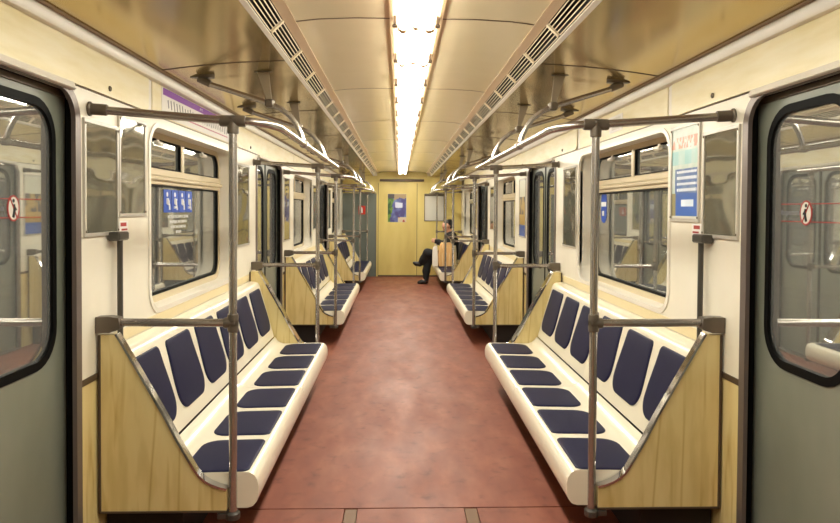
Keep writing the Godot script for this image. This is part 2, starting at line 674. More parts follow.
func make_ceiling() -> void:
	var c := setting("ceiling")
	part(c, "roof_skin", box(-WALL - 0.1, WALL + 0.1, 2.36, 2.40, BACK, REAR + 0.1, 0.0), M.dark_void)
	part(c, "lamp_tray", box(-0.100, 0.100, 2.20, 2.215, BACK, REAR, 0.0), M.tray_metal)
	for s in [-1, 1]:
		part(c, "tray_edge", prism(PackedVector2Array([Vector2(s * 0.093, 2.166), Vector2(s * 0.106, 2.166), Vector2(s * 0.107, 2.180), Vector2(s * 0.107, 2.21), Vector2(s * 0.093, 2.21)]), "xy", BACK, REAR), M.tray_metal)
		var z := 2.765 - 1.59 * 3
		while z < REAR:
			var z1 := minf(z + 1.585, REAR)
			part(c, "ceiling_panel", prism(PackedVector2Array([Vector2(s * 0.107, 2.186), Vector2(s * 0.25, 2.186), Vector2(s * 0.40, 2.179), Vector2(s * 0.525, 2.164), Vector2(s * 0.525, 2.18), Vector2(s * 0.40, 2.195), Vector2(s * 0.107, 2.2)]), "xy", maxf(z, BACK), z1), M.ceiling_metal)
			part(c, "seam", prism(PackedVector2Array([Vector2(s * 0.107, 2.1848), Vector2(s * 0.25, 2.1848), Vector2(s * 0.40, 2.1778), Vector2(s * 0.525, 2.1628), Vector2(s * 0.525, 2.172), Vector2(s * 0.40, 2.19), Vector2(s * 0.107, 2.196)]), "xy", z1 - 0.003, z1 + 0.008), M.seam_dark)
			z += 1.59
		z = 3.2 - 1.575 * 4
		while z < REAR:
			var z1 := minf(z + 1.570, REAR)
			var lo := PackedVector2Array()
			var hi := PackedVector2Array()
			for i in 9:
				var u := i / 8.0
				var x := lerpf(0.600, 1.215, u)
				var y := lerpf(2.104, 2.047, u) + 0.010 * sin(PI * u)
				lo.append(Vector2(s * x, y))
				hi.insert(0, Vector2(s * x, y + 0.012))
			var sl := PackedVector2Array()
			for q in lo:
				sl.append(q - Vector2(0, 0.0015))
			for q in hi:
				sl.append(q)
			lo.append_array(hi)
			part(c, "side_panel", prism(lo, "xy", maxf(z, BACK), z1), M.side_ceiling_metal)
			part(c, "seam", prism(sl, "xy", z1 - 0.004, z1 + 0.008), M.seam_dark)
			z += 1.575
	for s in [-1, 1]:
		var t := setting("trim_1" if s < 0 else "trim_2")
		part(t, "cornice", prism(PackedVector2Array([Vector2(s * 1.26, 2.002), Vector2(s * 1.212, 2.002), Vector2(s * 1.206, 2.006), Vector2(s * 1.200, 2.030), Vector2(s * 1.199, 2.048), Vector2(s * 1.26, 2.060)]), "xy", BACK, REAR), M.white_trim)
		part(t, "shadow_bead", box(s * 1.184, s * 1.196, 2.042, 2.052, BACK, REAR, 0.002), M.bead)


func make_wall(s: int) -> void:
	var w := setting("wall_left" if s < 0 else "wall_right")
	var spans := [[BACK, 1.262], [2.488, 5.512], [6.738, 9.762], [10.988, REAR]]
	for k in 4:
		var z0: float = spans[k][0]
		var z1: float = spans[k][1]
		if k == 0:
			part(w, "enamel_panel", box(s * WALL, s * (WALL + 0.03), 0.757, 1.842, z0, z1, 0.0), M.wall_enamel)
		else:
			var wc: float = WIN_AT[k - 1]
			var hole := rrect(wc - 0.82, wc + 0.82, 0.905, 1.80, 0.12)
			part(w, "enamel_panel", ring(corners(z0, z1, 0.757, 1.842), hole, "zy", s * WALL, s * (WALL + 0.03)), M.wall_enamel, 0.9)
			part(w, "window_lip", ring(rrect(wc - 0.836, wc + 0.836, 0.889, 1.816, 0.134), rrect(wc - 0.812, wc + 0.812, 0.913, 1.792, 0.112), "zy", s * (WALL - 0.006), s * (WALL + 0.01)), M.white_trim)
			part(w, "fascia_window", box(s * (WALL - 0.005), s * (WALL + 0.03), 1.846, 2.004, wc - 0.79, wc + 0.79, 0.002), M.fascia_panel)
			part(w, "cream_ledge", box(s * (WALL - 0.004), s * (WALL + 0.02), 0.834, 0.886, BENCH[k - 1][0] + 0.04, BENCH[k - 1][1] - 0.04, 0.002), M.cream_sill)
			for e in [-1, 1]:
				part(w, "fascia_post", box(s * (WALL - 0.003), s * (WALL + 0.03), 1.846, 2.004, wc + e * 0.797, wc + e * 0.840, 0.002), M.white_trim)
		part(w, "wood_dado", box(s * WALL, s * (WALL + 0.03), 0.0, 0.733, z0, z1, 0.0), M.wood_panel)
		part(w, "dado_strip", box(s * (WALL - 0.006), s * (WALL + 0.02), 0.733, 0.757, z0, z1, 0.002), M.brown_trim)
	for k in 3:
		var dc: float = DOOR_AT[k]
		part(w, "fascia_door", prism(rrect(dc - 1.276, dc + 1.276, 1.848, 2.006, [0.035, 0.004, 0.004, 0.035], 5), "zy", s * (WALL - 0.010), s * (WALL + 0.03)), M.fascia_panel)
		for e in [-1, 1]:
			var lk := part(w, "lock", lathe([[0.0, 0.0], [0.011, 0.0], [0.011, 0.004], [0.008, 0.006], [0.006, 0.003], [0.0, 0.003]], V(s * (WALL - 0.010), 1.879, dc + e * 0.855), Vector3(-s, 0, 0), 14), M.dark_metal)
			lk.set_meta("label", "dark key lock")
	part(w, "upper_backing", box(s * (WALL + 0.03), s * (WALL + 0.05), 1.82, 2.36, BACK, REAR, 0.0), M.dark_void)
	part(w, "fascia_back", box(s * (WALL + 0.002), s * (WALL + 0.03), 1.842, 2.01, BACK, REAR, 0.0), M.brown_trim)


func make_window(s: int, k: int) -> void:
	var wc: float = WIN_AT[k]
	var w := setting("window_%d" % (k * 2 + (1 if s < 0 else 2)), V(s * WALL, 0.905, wc))
	var z0 := wc - 0.82
	var z1 := wc + 0.82
	# the deep jamb round the opening, then the aluminium frame at its bottom
	part(w, "jamb", ring(rrect(z0 - 0.02, z1 + 0.02, 0.885, 1.82, 0.14), rrect(z0, z1, 0.905, 1.80, 0.12), "zy", s * (WALL + 0.012), s * (WALL + 0.16)), M.white_trim)
	part(w, "window_frame", ring(rrect(z0, z1, 0.905, 1.80, 0.12), rrect(z0 + 0.03, z1 - 0.03, 0.94, 1.768, 0.095), "zy", s * (WALL + 0.108), s * (WALL + 0.15)), M.window_frame)
	part(w, "transom", cat([box(s * (WALL + 0.088), s * (WALL + 0.15), 1.547, 1.573, z0 + 0.004, z1 - 0.004, 0.006), box(s * (WALL + 0.10), s * (WALL + 0.15), 1.573, 1.610, z0 + 0.012, z1 - 0.012, 0.004), box(s * (WALL + 0.104), s * (WALL + 0.15), 1.526, 1.547, z0 + 0.012, z1 - 0.012, 0.003)]), M.window_frame)
	part(w, "mullion", box(s * (WALL + 0.104), s * (WALL + 0.15), 1.608, 1.775, wc - 0.022, wc + 0.022, 0.004), M.window_frame)
	part(w, "gasket", ring(rrect(z0 + 0.028, z1 - 0.028, 0.938, 1.528, [0.095, 0.01, 0.01, 0.095]), rrect(z0 + 0.046, z1 - 0.046, 0.956, 1.516, [0.08, 0.006, 0.006, 0.08]), "zy", s * (WALL + 0.114), s * (WALL + 0.14)), M.rubber)
	part(w, "pane", prism(rrect(z0 + 0.042, z1 - 0.042, 0.952, 1.520, [0.08, 0.006, 0.006, 0.08]), "zy", s * (WALL + 0.128), s * (WALL + 0.134)), M.glass)
	for e in [-1, 1]:
		var a := wc + (-0.786 if e < 0 else 0.018)
		var b := wc + (-0.018 if e < 0 else 0.786)
		var rr: Array = [0.008, 0.008, 0.075, 0.008] if e < 0 else [0.008, 0.075, 0.008, 0.008]
		part(w, "gasket", ring(rrect(a, b, 1.606, 1.772, rr), rrect(a + 0.012, b - 0.012, 1.618, 1.760, rr), "zy", s * (WALL + 0.112), s * (WALL + 0.14)), M.rubber)
		part(w, "pane", prism(rrect(a + 0.01, b - 0.01, 1.615, 1.763, rr), "zy", s * (WALL + 0.126), s * (WALL + 0.131)), M.glass)
		var h := part(w, "latch", cat([rbox(V(s * (WALL + 0.100), 1.742, (a + b) / 2), Vector3(0.03, 0.022, 0.075), 0.008), rbox(V(s * (WALL + 0.115), 1.752, (a + b) / 2), Vector3(0.02, 0.03, 0.03), 0.003)]), M.white_trim)
		h.set_meta("label", "white vent latch")


func make_door(s: int, k: int) -> void:
	var dc: float = DOOR_AT[k]
	var d := setting("door_%d" % (k * 2 + (1 if s < 0 else 2)), V(s * WALL, 0, dc))
	var z0 := dc - 0.575
	var z1 := dc + 0.575
	# frame: an upside-down U with rounded upper corners
	var outer := PackedVector2Array()
	var inner := PackedVector2Array()
	outer.append(Vector2(z1 + 0.04, 0.0))
	inner.append(Vector2(z1, 0.0))
	for q in [[z1, 1, 0.0], [z0, -1, PI / 2]]:
		for i in 9:
			var a: float = q[2] + PI / 2 * i / 8
			outer.append(Vector2(q[0] + q[1] * 0.04 - q[1] * 0.13 + cos(a) * 0.13, 1.842 - 0.13 + sin(a) * 0.13))
			inner.append(Vector2(q[0] - q[1] * 0.10 + cos(a) * 0.10, 1.816 - 0.10 + sin(a) * 0.10))
	outer.append(Vector2(z0 - 0.04, 0.0))
	inner.append(Vector2(z0, 0.0))
	var u := outer.duplicate()
	for i in range(inner.size() - 1, -1, -1):
		u.append(inner[i])
	part(d, "door_frame", prism(u, "zy", s * (WALL - 0.008), s * (WALL + 0.008)), M.door_frame, 0.8)
	# wall filling behind the frame's rounded corners
	part(d, "head_plate", box(s * (WALL + 0.004), s * (WALL + 0.03), 1.822, 1.846, z0 - 0.03, z1 + 0.03, 0.0), M.wall_enamel)
	for e in [[z0, -1], [z1, 1]]:
		var c := PackedVector2Array([Vector2(e[0] + e[1] * 0.04, 1.842)])
		for i in 9:
			var a := PI / 2 * i / 8
			c.append(Vector2(e[0] + e[1] * (0.04 - 0.13 + cos(a) * 0.13), 1.842 - 0.13 + sin(a) * 0.13))
		part(d, "corner_plate", prism(c, "zy", s * (WALL - 0.001), s * (WALL + 0.03)), M.wall_enamel)
	part(d, "head_strip", prism(PackedVector2Array([Vector2(s * 1.25, 1.818), Vector2(s * 1.222, 1.818), Vector2(s * 1.214, 1.824), Vector2(s * 1.222, 1.846), Vector2(s * 1.25, 1.846)]), "xy", z0 + 0.03, z1 - 0.03), M.white_trim)
	part(d, "head_rail", box(s * (WALL + 0.04), s * (WALL + 0.10), 1.80, 1.86, z0 - 0.04, z1 + 0.04, 0.002), M.dark_metal)
	part(d, "sill_plate", box(s * (WALL - 0.03), s * (WALL + 0.12), 0.0, 0.012, z0, z1, 0.003), M.cast_metal)
	for e in [-1, 1]:
		var a := dc if e > 0 else z0 - 0.04
		var b := z1 + 0.04 if e > 0 else dc
		var g0 := dc + 0.088 if e > 0 else dc - 0.513
		var g1 := g0 + 0.425
		var x0 := s * (WALL + 0.048)
		var x1 := s * (WALL + 0.085)
		var hole := rrect(g0 - 0.010, g1 + 0.010, 0.860, 1.760, 0.12)
		var leaf := part(d, "door_leaf", ring(corners(a + 0.004, b - 0.004, 0.012, 1.815), hole, "zy", x0, x1), M.door_paint, 0.9)
		part(leaf, "gasket", ring(rrect(g0 - 0.024, g1 + 0.024, 0.846, 1.774, 0.135), rrect(g0, g1, 0.876, 1.744, 0.11), "zy", s * (WALL + 0.043), s * (WALL + 0.088)), M.rubber)
		part(leaf, "pane", prism(rrect(g0 - 0.005, g1 + 0.005, 0.871, 1.749, 0.11), "zy", s * (WALL + 0.054), s * (WALL + 0.060)), M.glass)
		part(leaf, "edge_rubber", box(s * (WALL + 0.044), s * (WALL + 0.088), 0.012, 1.815, dc + e * 0.001, dc + e * 0.02, 0.004), M.rubber)
	for e in [[z0 - 0.16, z0 - 0.02], [z1 + 0.02, z1 + 0.16]]:
		part(d, "pocket", box(s * (WALL + 0.09), s * (WALL + 0.1), 0.0, 1.86, e[0], e[1], 0.0), M.dark_void)
		part(d, "brush_seal", box(s * (WALL + 0.009), s * (WALL + 0.034), 0.0, 1.80, (z0 - 0.03 if e[0] < dc else z1 + 0.012), (z0 - 0.012 if e[0] < dc else z1 + 0.03), 0.002), M.rubber)


func make_end_walls() -> void:
	var r := setting("wall_rear")
	part(r, "end_panel", box(-WALL - 0.1, WALL + 0.1, 0.0, 2.36, REAR, REAR + 0.04, 0.0), M.yellow_panel)
	part(r, "end_door", prism(rrect(-0.495, 0.305, 0.02, 1.945, 0.004, 1), "xy", REAR - 0.012, REAR + 0.01), M.yellow_panel)
	for x in [-0.50, 0.31]:
		part(r, "door_jamb", box(x - 0.005, x + 0.005, 0.0, 1.95, REAR - 0.004, REAR + 0.004, 0.001), M.brown_trim)
	part(r, "closer_bar", box(-0.468, 0.455, 1.985, 2.035, REAR - 0.05, REAR, 0.006), M.brown_trim)
	part(r, "right_panel", box(0.316, 1.235, 0.02, 1.945, REAR - 0.010, REAR + 0.01, 0.002), M.yellow_panel)
	part(r, "kick_strip", box(-0.50, 1.24, 0.0, 0.03, REAR - 0.02, REAR, 0.003), M.brown_trim)
	var g := part(r, "grey_cabinet", box(-1.235, -0.535, 0.0, 1.735, REAR - 0.05, REAR, 0.006), M.cabinet_paint)
	part(g, "cabinet_edge", box(-0.548, -0.535, 0.0, 1.735, REAR - 0.056, REAR - 0.05, 0.001), M.door_frame)
	part(r, "upper_beam", box(-WALL, WALL, 2.10, 2.16, REAR - 0.015, REAR, 0.003), M.yellow_panel)
	var b := setting("wall_back")
	part(b, "end_panel", box(-WALL - 0.1, WALL + 0.1, -0.05, 2.40, BACK - 0.04, BACK, 0.0), M.yellow_panel)


func make_tunnel() -> void:
	for s in [-1, 1]:
		var t := setting("exterior_%s" % ("left" if s < 0 else "right"))
		part(t, "tunnel_wall", box(s * 2.1, s * 2.3, -1.2, 3.4, BACK - 2, REAR + 4, 0.0), M.concrete)
		for y in [0.95, 1.15, 1.32]:
			part(t, "cable", tube([V(s * 2.04, y, BACK - 2), V(s * 2.04, y + 0.02, 5.0), V(s * 2.04, y, REAR + 4)], 0.03, 8), M.cable)


# ------------------------------------------------------------------ vents

func make_vent(s: int) -> void:
	var v := thing("vent_grille", "long louvred cream air vent along the %s edge of the ceiling" % SIDE[s], "vent grille", V(s * 0.54, 2.05, 2.7), "louvred vents along the ceiling")
	part(v, "rail", prism(PackedVector2Array([Vector2(s * 0.582, 2.097), Vector2(s * 0.600, 2.091), Vector2(s * 0.605, 2.104), Vector2(s * 0.592, 2.110), Vector2(s * 0.584, 2.105)]), "xy", BACK, 13.93), M.white_trim)
	part(v, "top_flange", prism(PackedVector2Array([Vector2(s * 0.490, 2.1635), Vector2(s * 0.520, 2.157), Vector2(s * 0.530, 2.152), Vector2(s * 0.534, 2.157), Vector2(s * 0.522, 2.172), Vector2(s * 0.492, 2.171)]), "xy", BACK, 13.93), M.flange_metal)
	part(v, "duct", prism(PackedVector2Array([Vector2(s * 0.604, 2.112), Vector2(s * 0.610, 2.112), Vector2(s * 0.610, 2.195), Vector2(s * 0.528, 2.195), Vector2(s * 0.528, 2.190), Vector2(s * 0.604, 2.190)]), "xy", BACK, 13.93), M.vent_dark)
	part(v, "end_plate", box(s * 0.525, s * 0.606, 2.10, 2.19, 13.93, 13.94, 0.001), M.vent_metal)
	var slat := mesh_of(prism(PackedVector2Array([Vector2(s * 0.0014, -0.0016), Vector2(s * -0.0014, 0.0014), Vector2(s * -0.0004, 0.0024), Vector2(s * 0.0030, 0.0026), Vector2(s * 0.0026, -0.0008)]), "xy", 0.016, 0.484))
	var divider := mesh_of(prism(PackedVector2Array([Vector2(s * 0.530, 2.152), Vector2(s * 0.577, 2.107), Vector2(s * 0.584, 2.113), Vector2(s * 0.537, 2.158)]), "xy", -0.011, 0.011))
	var z := 2.71 - 0.5 * 10
	while z < 13.8:
		put(v, "divider", divider, M.vent_metal, V(0, 0, z) - origin_of(v))
		if z + 0.5 < 13.95:
			for i in 5:
				var u := (i + 0.5) / 5.0
				put(v, "slat", slat, M.vent_metal, V(s * lerpf(0.586, 0.530, u), lerpf(2.104, 2.155, u), z) - origin_of(v))
		z += 0.5


# ------------------------------------------------------------------ benches and handrails

func sx(poly: Array, s: int) -> PackedVector2Array:
	var o := PackedVector2Array()
	for p in poly:
		o.append(Vector2(p[0] * s, p[1]))
	return o


const SEAT := [[0.700, 0.206], [0.664, 0.206], [0.642, 0.213], [0.628, 0.230], [0.621, 0.255], [0.620, 0.292], [0.625, 0.317], [0.636, 0.336], [0.652, 0.347], [0.672, 0.350], [0.80, 0.348], [0.935, 0.344], [0.965, 0.345], [0.992, 0.354], [1.015, 0.372], [1.032, 0.396], [1.038, 0.389], [1.012, 0.350], [0.98, 0.325], [0.82, 0.215]]
const REST := [[1.041, 0.400], [1.048, 0.430], [1.060, 0.470], [1.150, 0.790], [1.157, 0.808], [1.168, 0.822], [1.184, 0.829], [1.2325, 0.832], [1.2325, 0.800], [1.190, 0.795], [1.172, 0.775], [1.085, 0.460], [1.066, 0.398], [1.050, 0.394]]
const CHEEK := [[1.168, 0.906], [1.150, 0.878], [1.088, 0.770], [0.976, 0.573], [0.930, 0.482], [0.865, 0.370], [0.848, 0.346], [0.826, 0.326], [0.800, 0.311], [0.770, 0.299], [0.738, 0.291]]

func make_bench(s: int, k: int) -> void:
	var a: float = BENCH[k][0]
	var b: float = BENCH[k][1]
	var t := thing("passenger_bench", "white bench with dark blue pads on the %s side, %s" % [SIDE[s], WHERE[k]], "bench", V(s * 0.95, 0, (a + b) / 2), "blue-padded benches along the walls")
	var z0 := a + 0.024
	var z1 := b - 0.115
	var mid := (z0 + z1) / 2
	for h in [[z0, mid - 0.0025], [mid + 0.0025, z1]]:
		part(t, "seat_shell", bevelled(sx(SEAT, s), h[0], h[1]), M.seat_plastic, 0.6)
		part(t, "back_shell", bevelled(sx(REST, s), h[0], h[1]), M.seat_plastic, 0.6)
	var pitch := (z1 - 0.052 - z0 - 0.366) / 5.0
	var along := Vector3(0, 0, -1)
	var fold := (V(s * 0.935, 0.344, 0) - V(s * 0.672, 0.350, 0)).normalized()
	var nrm := Vector3(0, 1, 0)
	nrm = (nrm - fold * nrm.dot(fold)).normalized()
	var rise := (V(s * 1.150, 0.790, 0) - V(s * 1.060, 0.470, 0)).normalized()
	var out := Vector3(-s, 0, 0)
	out = (out - rise * out.dot(rise)).normalized()
	var w := 0.366
	var base := mesh_of(cushion(rrect(-w / 2, w / 2, 0.0, 0.272, [0.028, 0.075, 0.075, 0.028], 5), Vector3.ZERO, along, fold, nrm, 0.007))
	var rest := mesh_of(cushion(back_pad_outline(), Vector3.ZERO, along, rise, out, 0.009))
	for i in 6:
		var z := z0 + 0.187 + pitch * i
		put(t, "seat_pad", base, M.seat_pad, V(s * 0.662, 0.3505, z) - origin_of(t))
		put(t, "back_pad", rest, M.seat_pad, V(s * 1.0610, 0.4745, z) - origin_of(t))
	for e in 2:
		var f := a - 0.012 if e == 0 else b - 0.105
		var g := a + 0.014 if e == 0 else b - 0.018
		var poly := CHEEK.duplicate()
		poly.append_array([[0.738, 0.210], [1.232, 0.210], [1.232, 0.906]])
		var p := part(t, "end_panel", prism(sx(poly, s), "xy", f, g), M.wood_panel, 0.9)
		var path := []
		for q in CHEEK:
			path.append(V(s * q[0], q[1], (f + g) / 2))
		var edge := []
		for i in CHEEK.size():
			edge.append(Vector2(s * CHEEK[i][0], CHEEK[i][1]))
		part(p, "chrome_edge", edging(edge, 0.009, f - 0.006, g + 0.006), M.chrome, 0.9)
		part(p, "lower_edge", box(s * 0.7375, s * 1.233, 0.203, 0.212, f - 0.003, g + 0.003, 0.002), M.brown_trim)
		part(p, "rear_edge", box(s * 1.223, s * 1.2335, 0.203, 0.905, f - 0.003, g + 0.003, 0.002), M.brown_trim)
	part(t, "heater_box", box(s * 0.93, s * 1.230, 0.0, 0.31, a + 0.05, b - 0.13, 0.006), M.heater_box)


func back_pad_outline() -> PackedVector2Array:
	# slightly narrower at the top, widest in its lower half, with a large-radius foot
	var o := PackedVector2Array()
	for p in rrect(-0.191, 0.191, -0.012, 0.322, [0.085, 0.030, 0.030, 0.085], 8):
		o.append(Vector2(p.x * (1.0 - 0.11 * smoothstep(0.08, 0.30, p.y)), p.y))
	var d := PackedVector2Array()
	for i in o.size():
		d.append(o[i])
		if (o[i] - o[(i + 1) % o.size()]).length() > 0.15 and absf(o[i].x - o[(i + 1) % o.size()].x) < 0.1:
			for k in [0.25, 0.5, 0.75]:
				var y := lerpf(o[i].y, o[(i + 1) % o.size()].y, k)
				d.append(Vector2(signf(o[i].x) * 0.191 * (1.0 - 0.11 * smoothstep(0.08, 0.30, y)), y))
	return d


func bevelled(poly: PackedVector2Array, z0: float, z1: float) -> PackedVector3Array:
	# an extrusion along z whose ends are slightly drawn in, like a moulding
	var t := PackedVector3Array()
	var ins := Geometry2D.offset_polygon(poly, -0.004)
	return prism(poly, "xy", z0, z1) if ins.is_empty() or ins[0].size() != poly.size() else prism(poly, "xy", z0, z1)


func edging(line: Array, h: float, z0: float, z1: float) -> PackedVector3Array:
	# a strip of thickness h laid along a profile, wrapping a panel's edge
	var up := []
	for i in line.size():
		var d: Vector2 = (line[mini(i + 1, line.size() - 1)] - line[maxi(i - 1, 0)]).normalized()
		var n := Vector2(-d.y, d.x)
		if n.y < 0.0:
			n = -n
		up.append(line[i] + n * h)
	var poly := PackedVector2Array(line)
	for i in range(up.size() - 1, -1, -1):
		poly.append(up[i])
	return prism(poly, "xy", z0, z1)


const RAIL_Y := 1.742
const ARM_Y := 0.951
const POST_X := 0.715
const LONG_X := 0.55

func tee(c: Vector3, along: Array, r := 0.0235, reach := 0.042) -> PackedVector3Array:
	var o := []
	for d in along:
		o.append(lathe([[0.0, -0.012], [r, -0.012], [r, reach - 0.006], [r - 0.002, reach], [0.0, reach]], c, d, 14))
	return cat(o)


func make_handrails(s: int, k: int) -> void:
	var a: float = BENCH[k][0]
	var b: float = BENCH[k][1]
	var t := thing("handrail_frame", "steel handrail frame round the %s bench %s" % [SIDE[s], WHERE[k]], "handrail", V(s * POST_X, 0.21, a), "steel handrail frames round the benches")
	# the long bar: from the wall over the first post, bent along the aisle, and back to the wall over the second post
	var path := [V(s * 1.222, RAIL_Y + 0.031, a - 0.06), V(s * POST_X, RAIL_Y, a), V(s * (LONG_X + 0.11), RAIL_Y, a)]
	for i in range(1, 8):
		var q := PI / 2 * i / 8.0
		path.append(V(s * (LONG_X + 0.11 - 0.11 * sin(q)), RAIL_Y - 0.012 * sin(q), a + 0.13 - 0.13 * cos(q)))
	path.append(V(s * LONG_X, RAIL_Y - 0.012, a + 0.13))
	path.append(V(s * LONG_X, RAIL_Y - 0.012, (a + b) / 2))
	path.append(V(s * LONG_X, RAIL_Y - 0.012, b - 0.13))
	for i in range(1, 8):
		var q := PI / 2 * i / 8.0
		path.append(V(s * (LONG_X + 0.11 - 0.11 * cos(q)), RAIL_Y - 0.012 * cos(q), b - 0.13 + 0.13 * sin(q)))
	path.append(V(s * (LONG_X + 0.11), RAIL_Y, b))
	path.append(V(s * POST_X, RAIL_Y, b))
	path.append(V(s * 1.222, RAIL_Y + 0.031, b + 0.06))
	part(t, "rail", tube(path, 0.016, 14), M.steel)
	for z in [a, b]:
		var e := 1.0 if z == a else -1.0
		part(t, "post", tube([V(s * POST_X, 0.19, z), V(s * POST_X, 0.6, z), V(s * POST_X, 1.2, z), V(s * POST_X, RAIL_Y, z)], 0.0158, 14), M.steel)
		part(t, "tee_fitting", tee(V(s * POST_X, RAIL_Y, z), [Vector3(1, 0, 0), Vector3(-1, 0, 0), Vector3(0, -1, 0)], 0.0225, 0.05), M.cast_metal)
		part(t, "wall_flange", cat([lathe([[0.0, 0.0], [0.028, 0.0], [0.028, 0.006], [0.022, 0.010], [0.022, 0.062], [0.020, 0.066], [0.0, 0.066]], V(s * WALL, RAIL_Y + 0.033, z - 0.062 * e), V(-s, -0.058, 0.11 * e), 16)]), M.cast_metal)
		part(t, "armrest", tube([V(s * (POST_X + 0.01), ARM_Y, z), V(s * 1.18, ARM_Y + 0.002, z)], 0.0158, 14), M.steel)
		part(t, "tee_fitting", tee(V(s * POST_X, ARM_Y, z), [Vector3(s, 0, 0), Vector3(0, 1, 0), Vector3(0, -1, 0)], 0.0215, 0.035), M.cast_metal)
		part(t, "corner_bracket", cat([prism(sx([[1.146, 0.930], [1.160, 0.923], [1.178, 0.919], [1.186, 0.914], [1.2385, 0.914], [1.2385, 0.976], [1.190, 0.978], [1.150, 0.973]], s), "xy", z - 0.024, z + 0.024)]), M.cast_metal)
		part(t, "foot_clamp", cat([lathe([[0.0, 0.0], [0.026, 0.0], [0.028, 0.004], [0.028, 0.024], [0.020, 0.03], [0.0, 0.03]], V(s * POST_X, 0.174, z), Vector3.UP, 16), box(s * (POST_X - 0.012), s * (POST_X + 0.06), 0.176, 0.2, z - 0.014, z + 0.03 * e, 0.003)]), M.gunmetal)
	for zz in ([a + 0.78, a + 1.76] if k < 2 else [a + 0.72, a + 1.68]):
		# bent arm from a foot on the side ceiling down to the rail, held up by a flat strap
		var arm := [V(s * 1.025, 2.028, zz), V(s * 0.87, 1.980, zz), V(s * 0.725, 1.934, zz)]
		for q in [[0.668, 1.908], [0.624, 1.875], [0.590, 1.834], [0.566, 1.785], [LONG_X, RAIL_Y - 0.012]]:
			arm.append(V(s * q[0], q[1], zz))
		part(t, "arm", tube(arm, 0.0135, 12), M.steel)
		part(t, "arm_foot", cat([prism(ellipse(s * 1.06, zz, 0.062, 0.030), "xz", 2.058, 2.085), tube([V(s * 1.075, 2.058, zz), V(s * 1.02, 2.027, zz)], [0.024, 0.017], 12)]), M.dark_metal)
		part(t, "clamp", rbox(V(s * 0.722, 1.934, zz), Vector3(0.045, 0.042, 0.045), 0.008), M.cast_metal)
		part(t, "clamp", rbox(V(s * LONG_X, RAIL_Y - 0.012, zz), Vector3(0.04, 0.04, 0.05), 0.01), M.steel)
		part(t, "strap", prism(sx([[0.711, 1.94], [0.734, 1.94], [0.786, 2.096], [0.728, 2.096]], s), "xy", zz - 0.004, zz + 0.004), M.strap_metal)
		part(t, "strap_foot", prism(ellipse(s * 0.757, zz, 0.045, 0.024), "xz", 2.092, 2.115), M.dark_metal)


func ellipse(u: float, v: float, ru: float, rv: float) -> PackedVector2Array:
	var o := PackedVector2Array()
	for i in 20:
		var a := TAU * i / 20
		o.append(Vector2(u + cos(a) * ru, v + sin(a) * rv))
	return o


# ------------------------------------------------------------------ frames, posters, prints

func make_frame(s: int, z0: float, z1: float, y0: float, y1: float, m: Material, label: String, group: String) -> Node3D:
	var t := thing("advert_frame", label, "advert frame", V(s * WALL, y0, (z0 + z1) / 2), group)
	part(t, "frame", ring(rrect(z0, z1, y0, y1, 0.004, 2), rrect(z0 + 0.014, z1 - 0.014, y0 + 0.014, y1 - 0.014, 0.003, 2), "zy", s * (WALL - 0.010), s * (WALL + 0.001)), M.frame_metal)
	if m:
		part(t, "sheet", box(s * (WALL - 0.006), s * (WALL + 0.001), y0 + 0.012, y1 - 0.012, z0 + 0.012, z1 - 0.012, 0.0), m)
	for u in [z0 + 0.009, z1 - 0.009]:
		for v in [y0 + 0.02, y1 - 0.02]:
			part(t, "screw", disc(0.005, 0.004, V(s * (WALL - 0.009), v, u), Vector3(-s, 0, 0), 8, 0.001), M.dark_metal)
	return t


func picture(w: int, h: int, f: Callable) -> StandardMaterial3D:
	var im := Image.create(w, h, false, Image.FORMAT_RGB8)
	for y in h:
		for x in w:
			im.set_pixel(x, y, f.call((x + 0.5) / w, (y + 0.5) / h))
	var m := StandardMaterial3D.new()
	m.resource_name = "print"
	m.albedo_texture = ImageTexture.create_from_image(im)
	m.roughness = 0.35
	return m


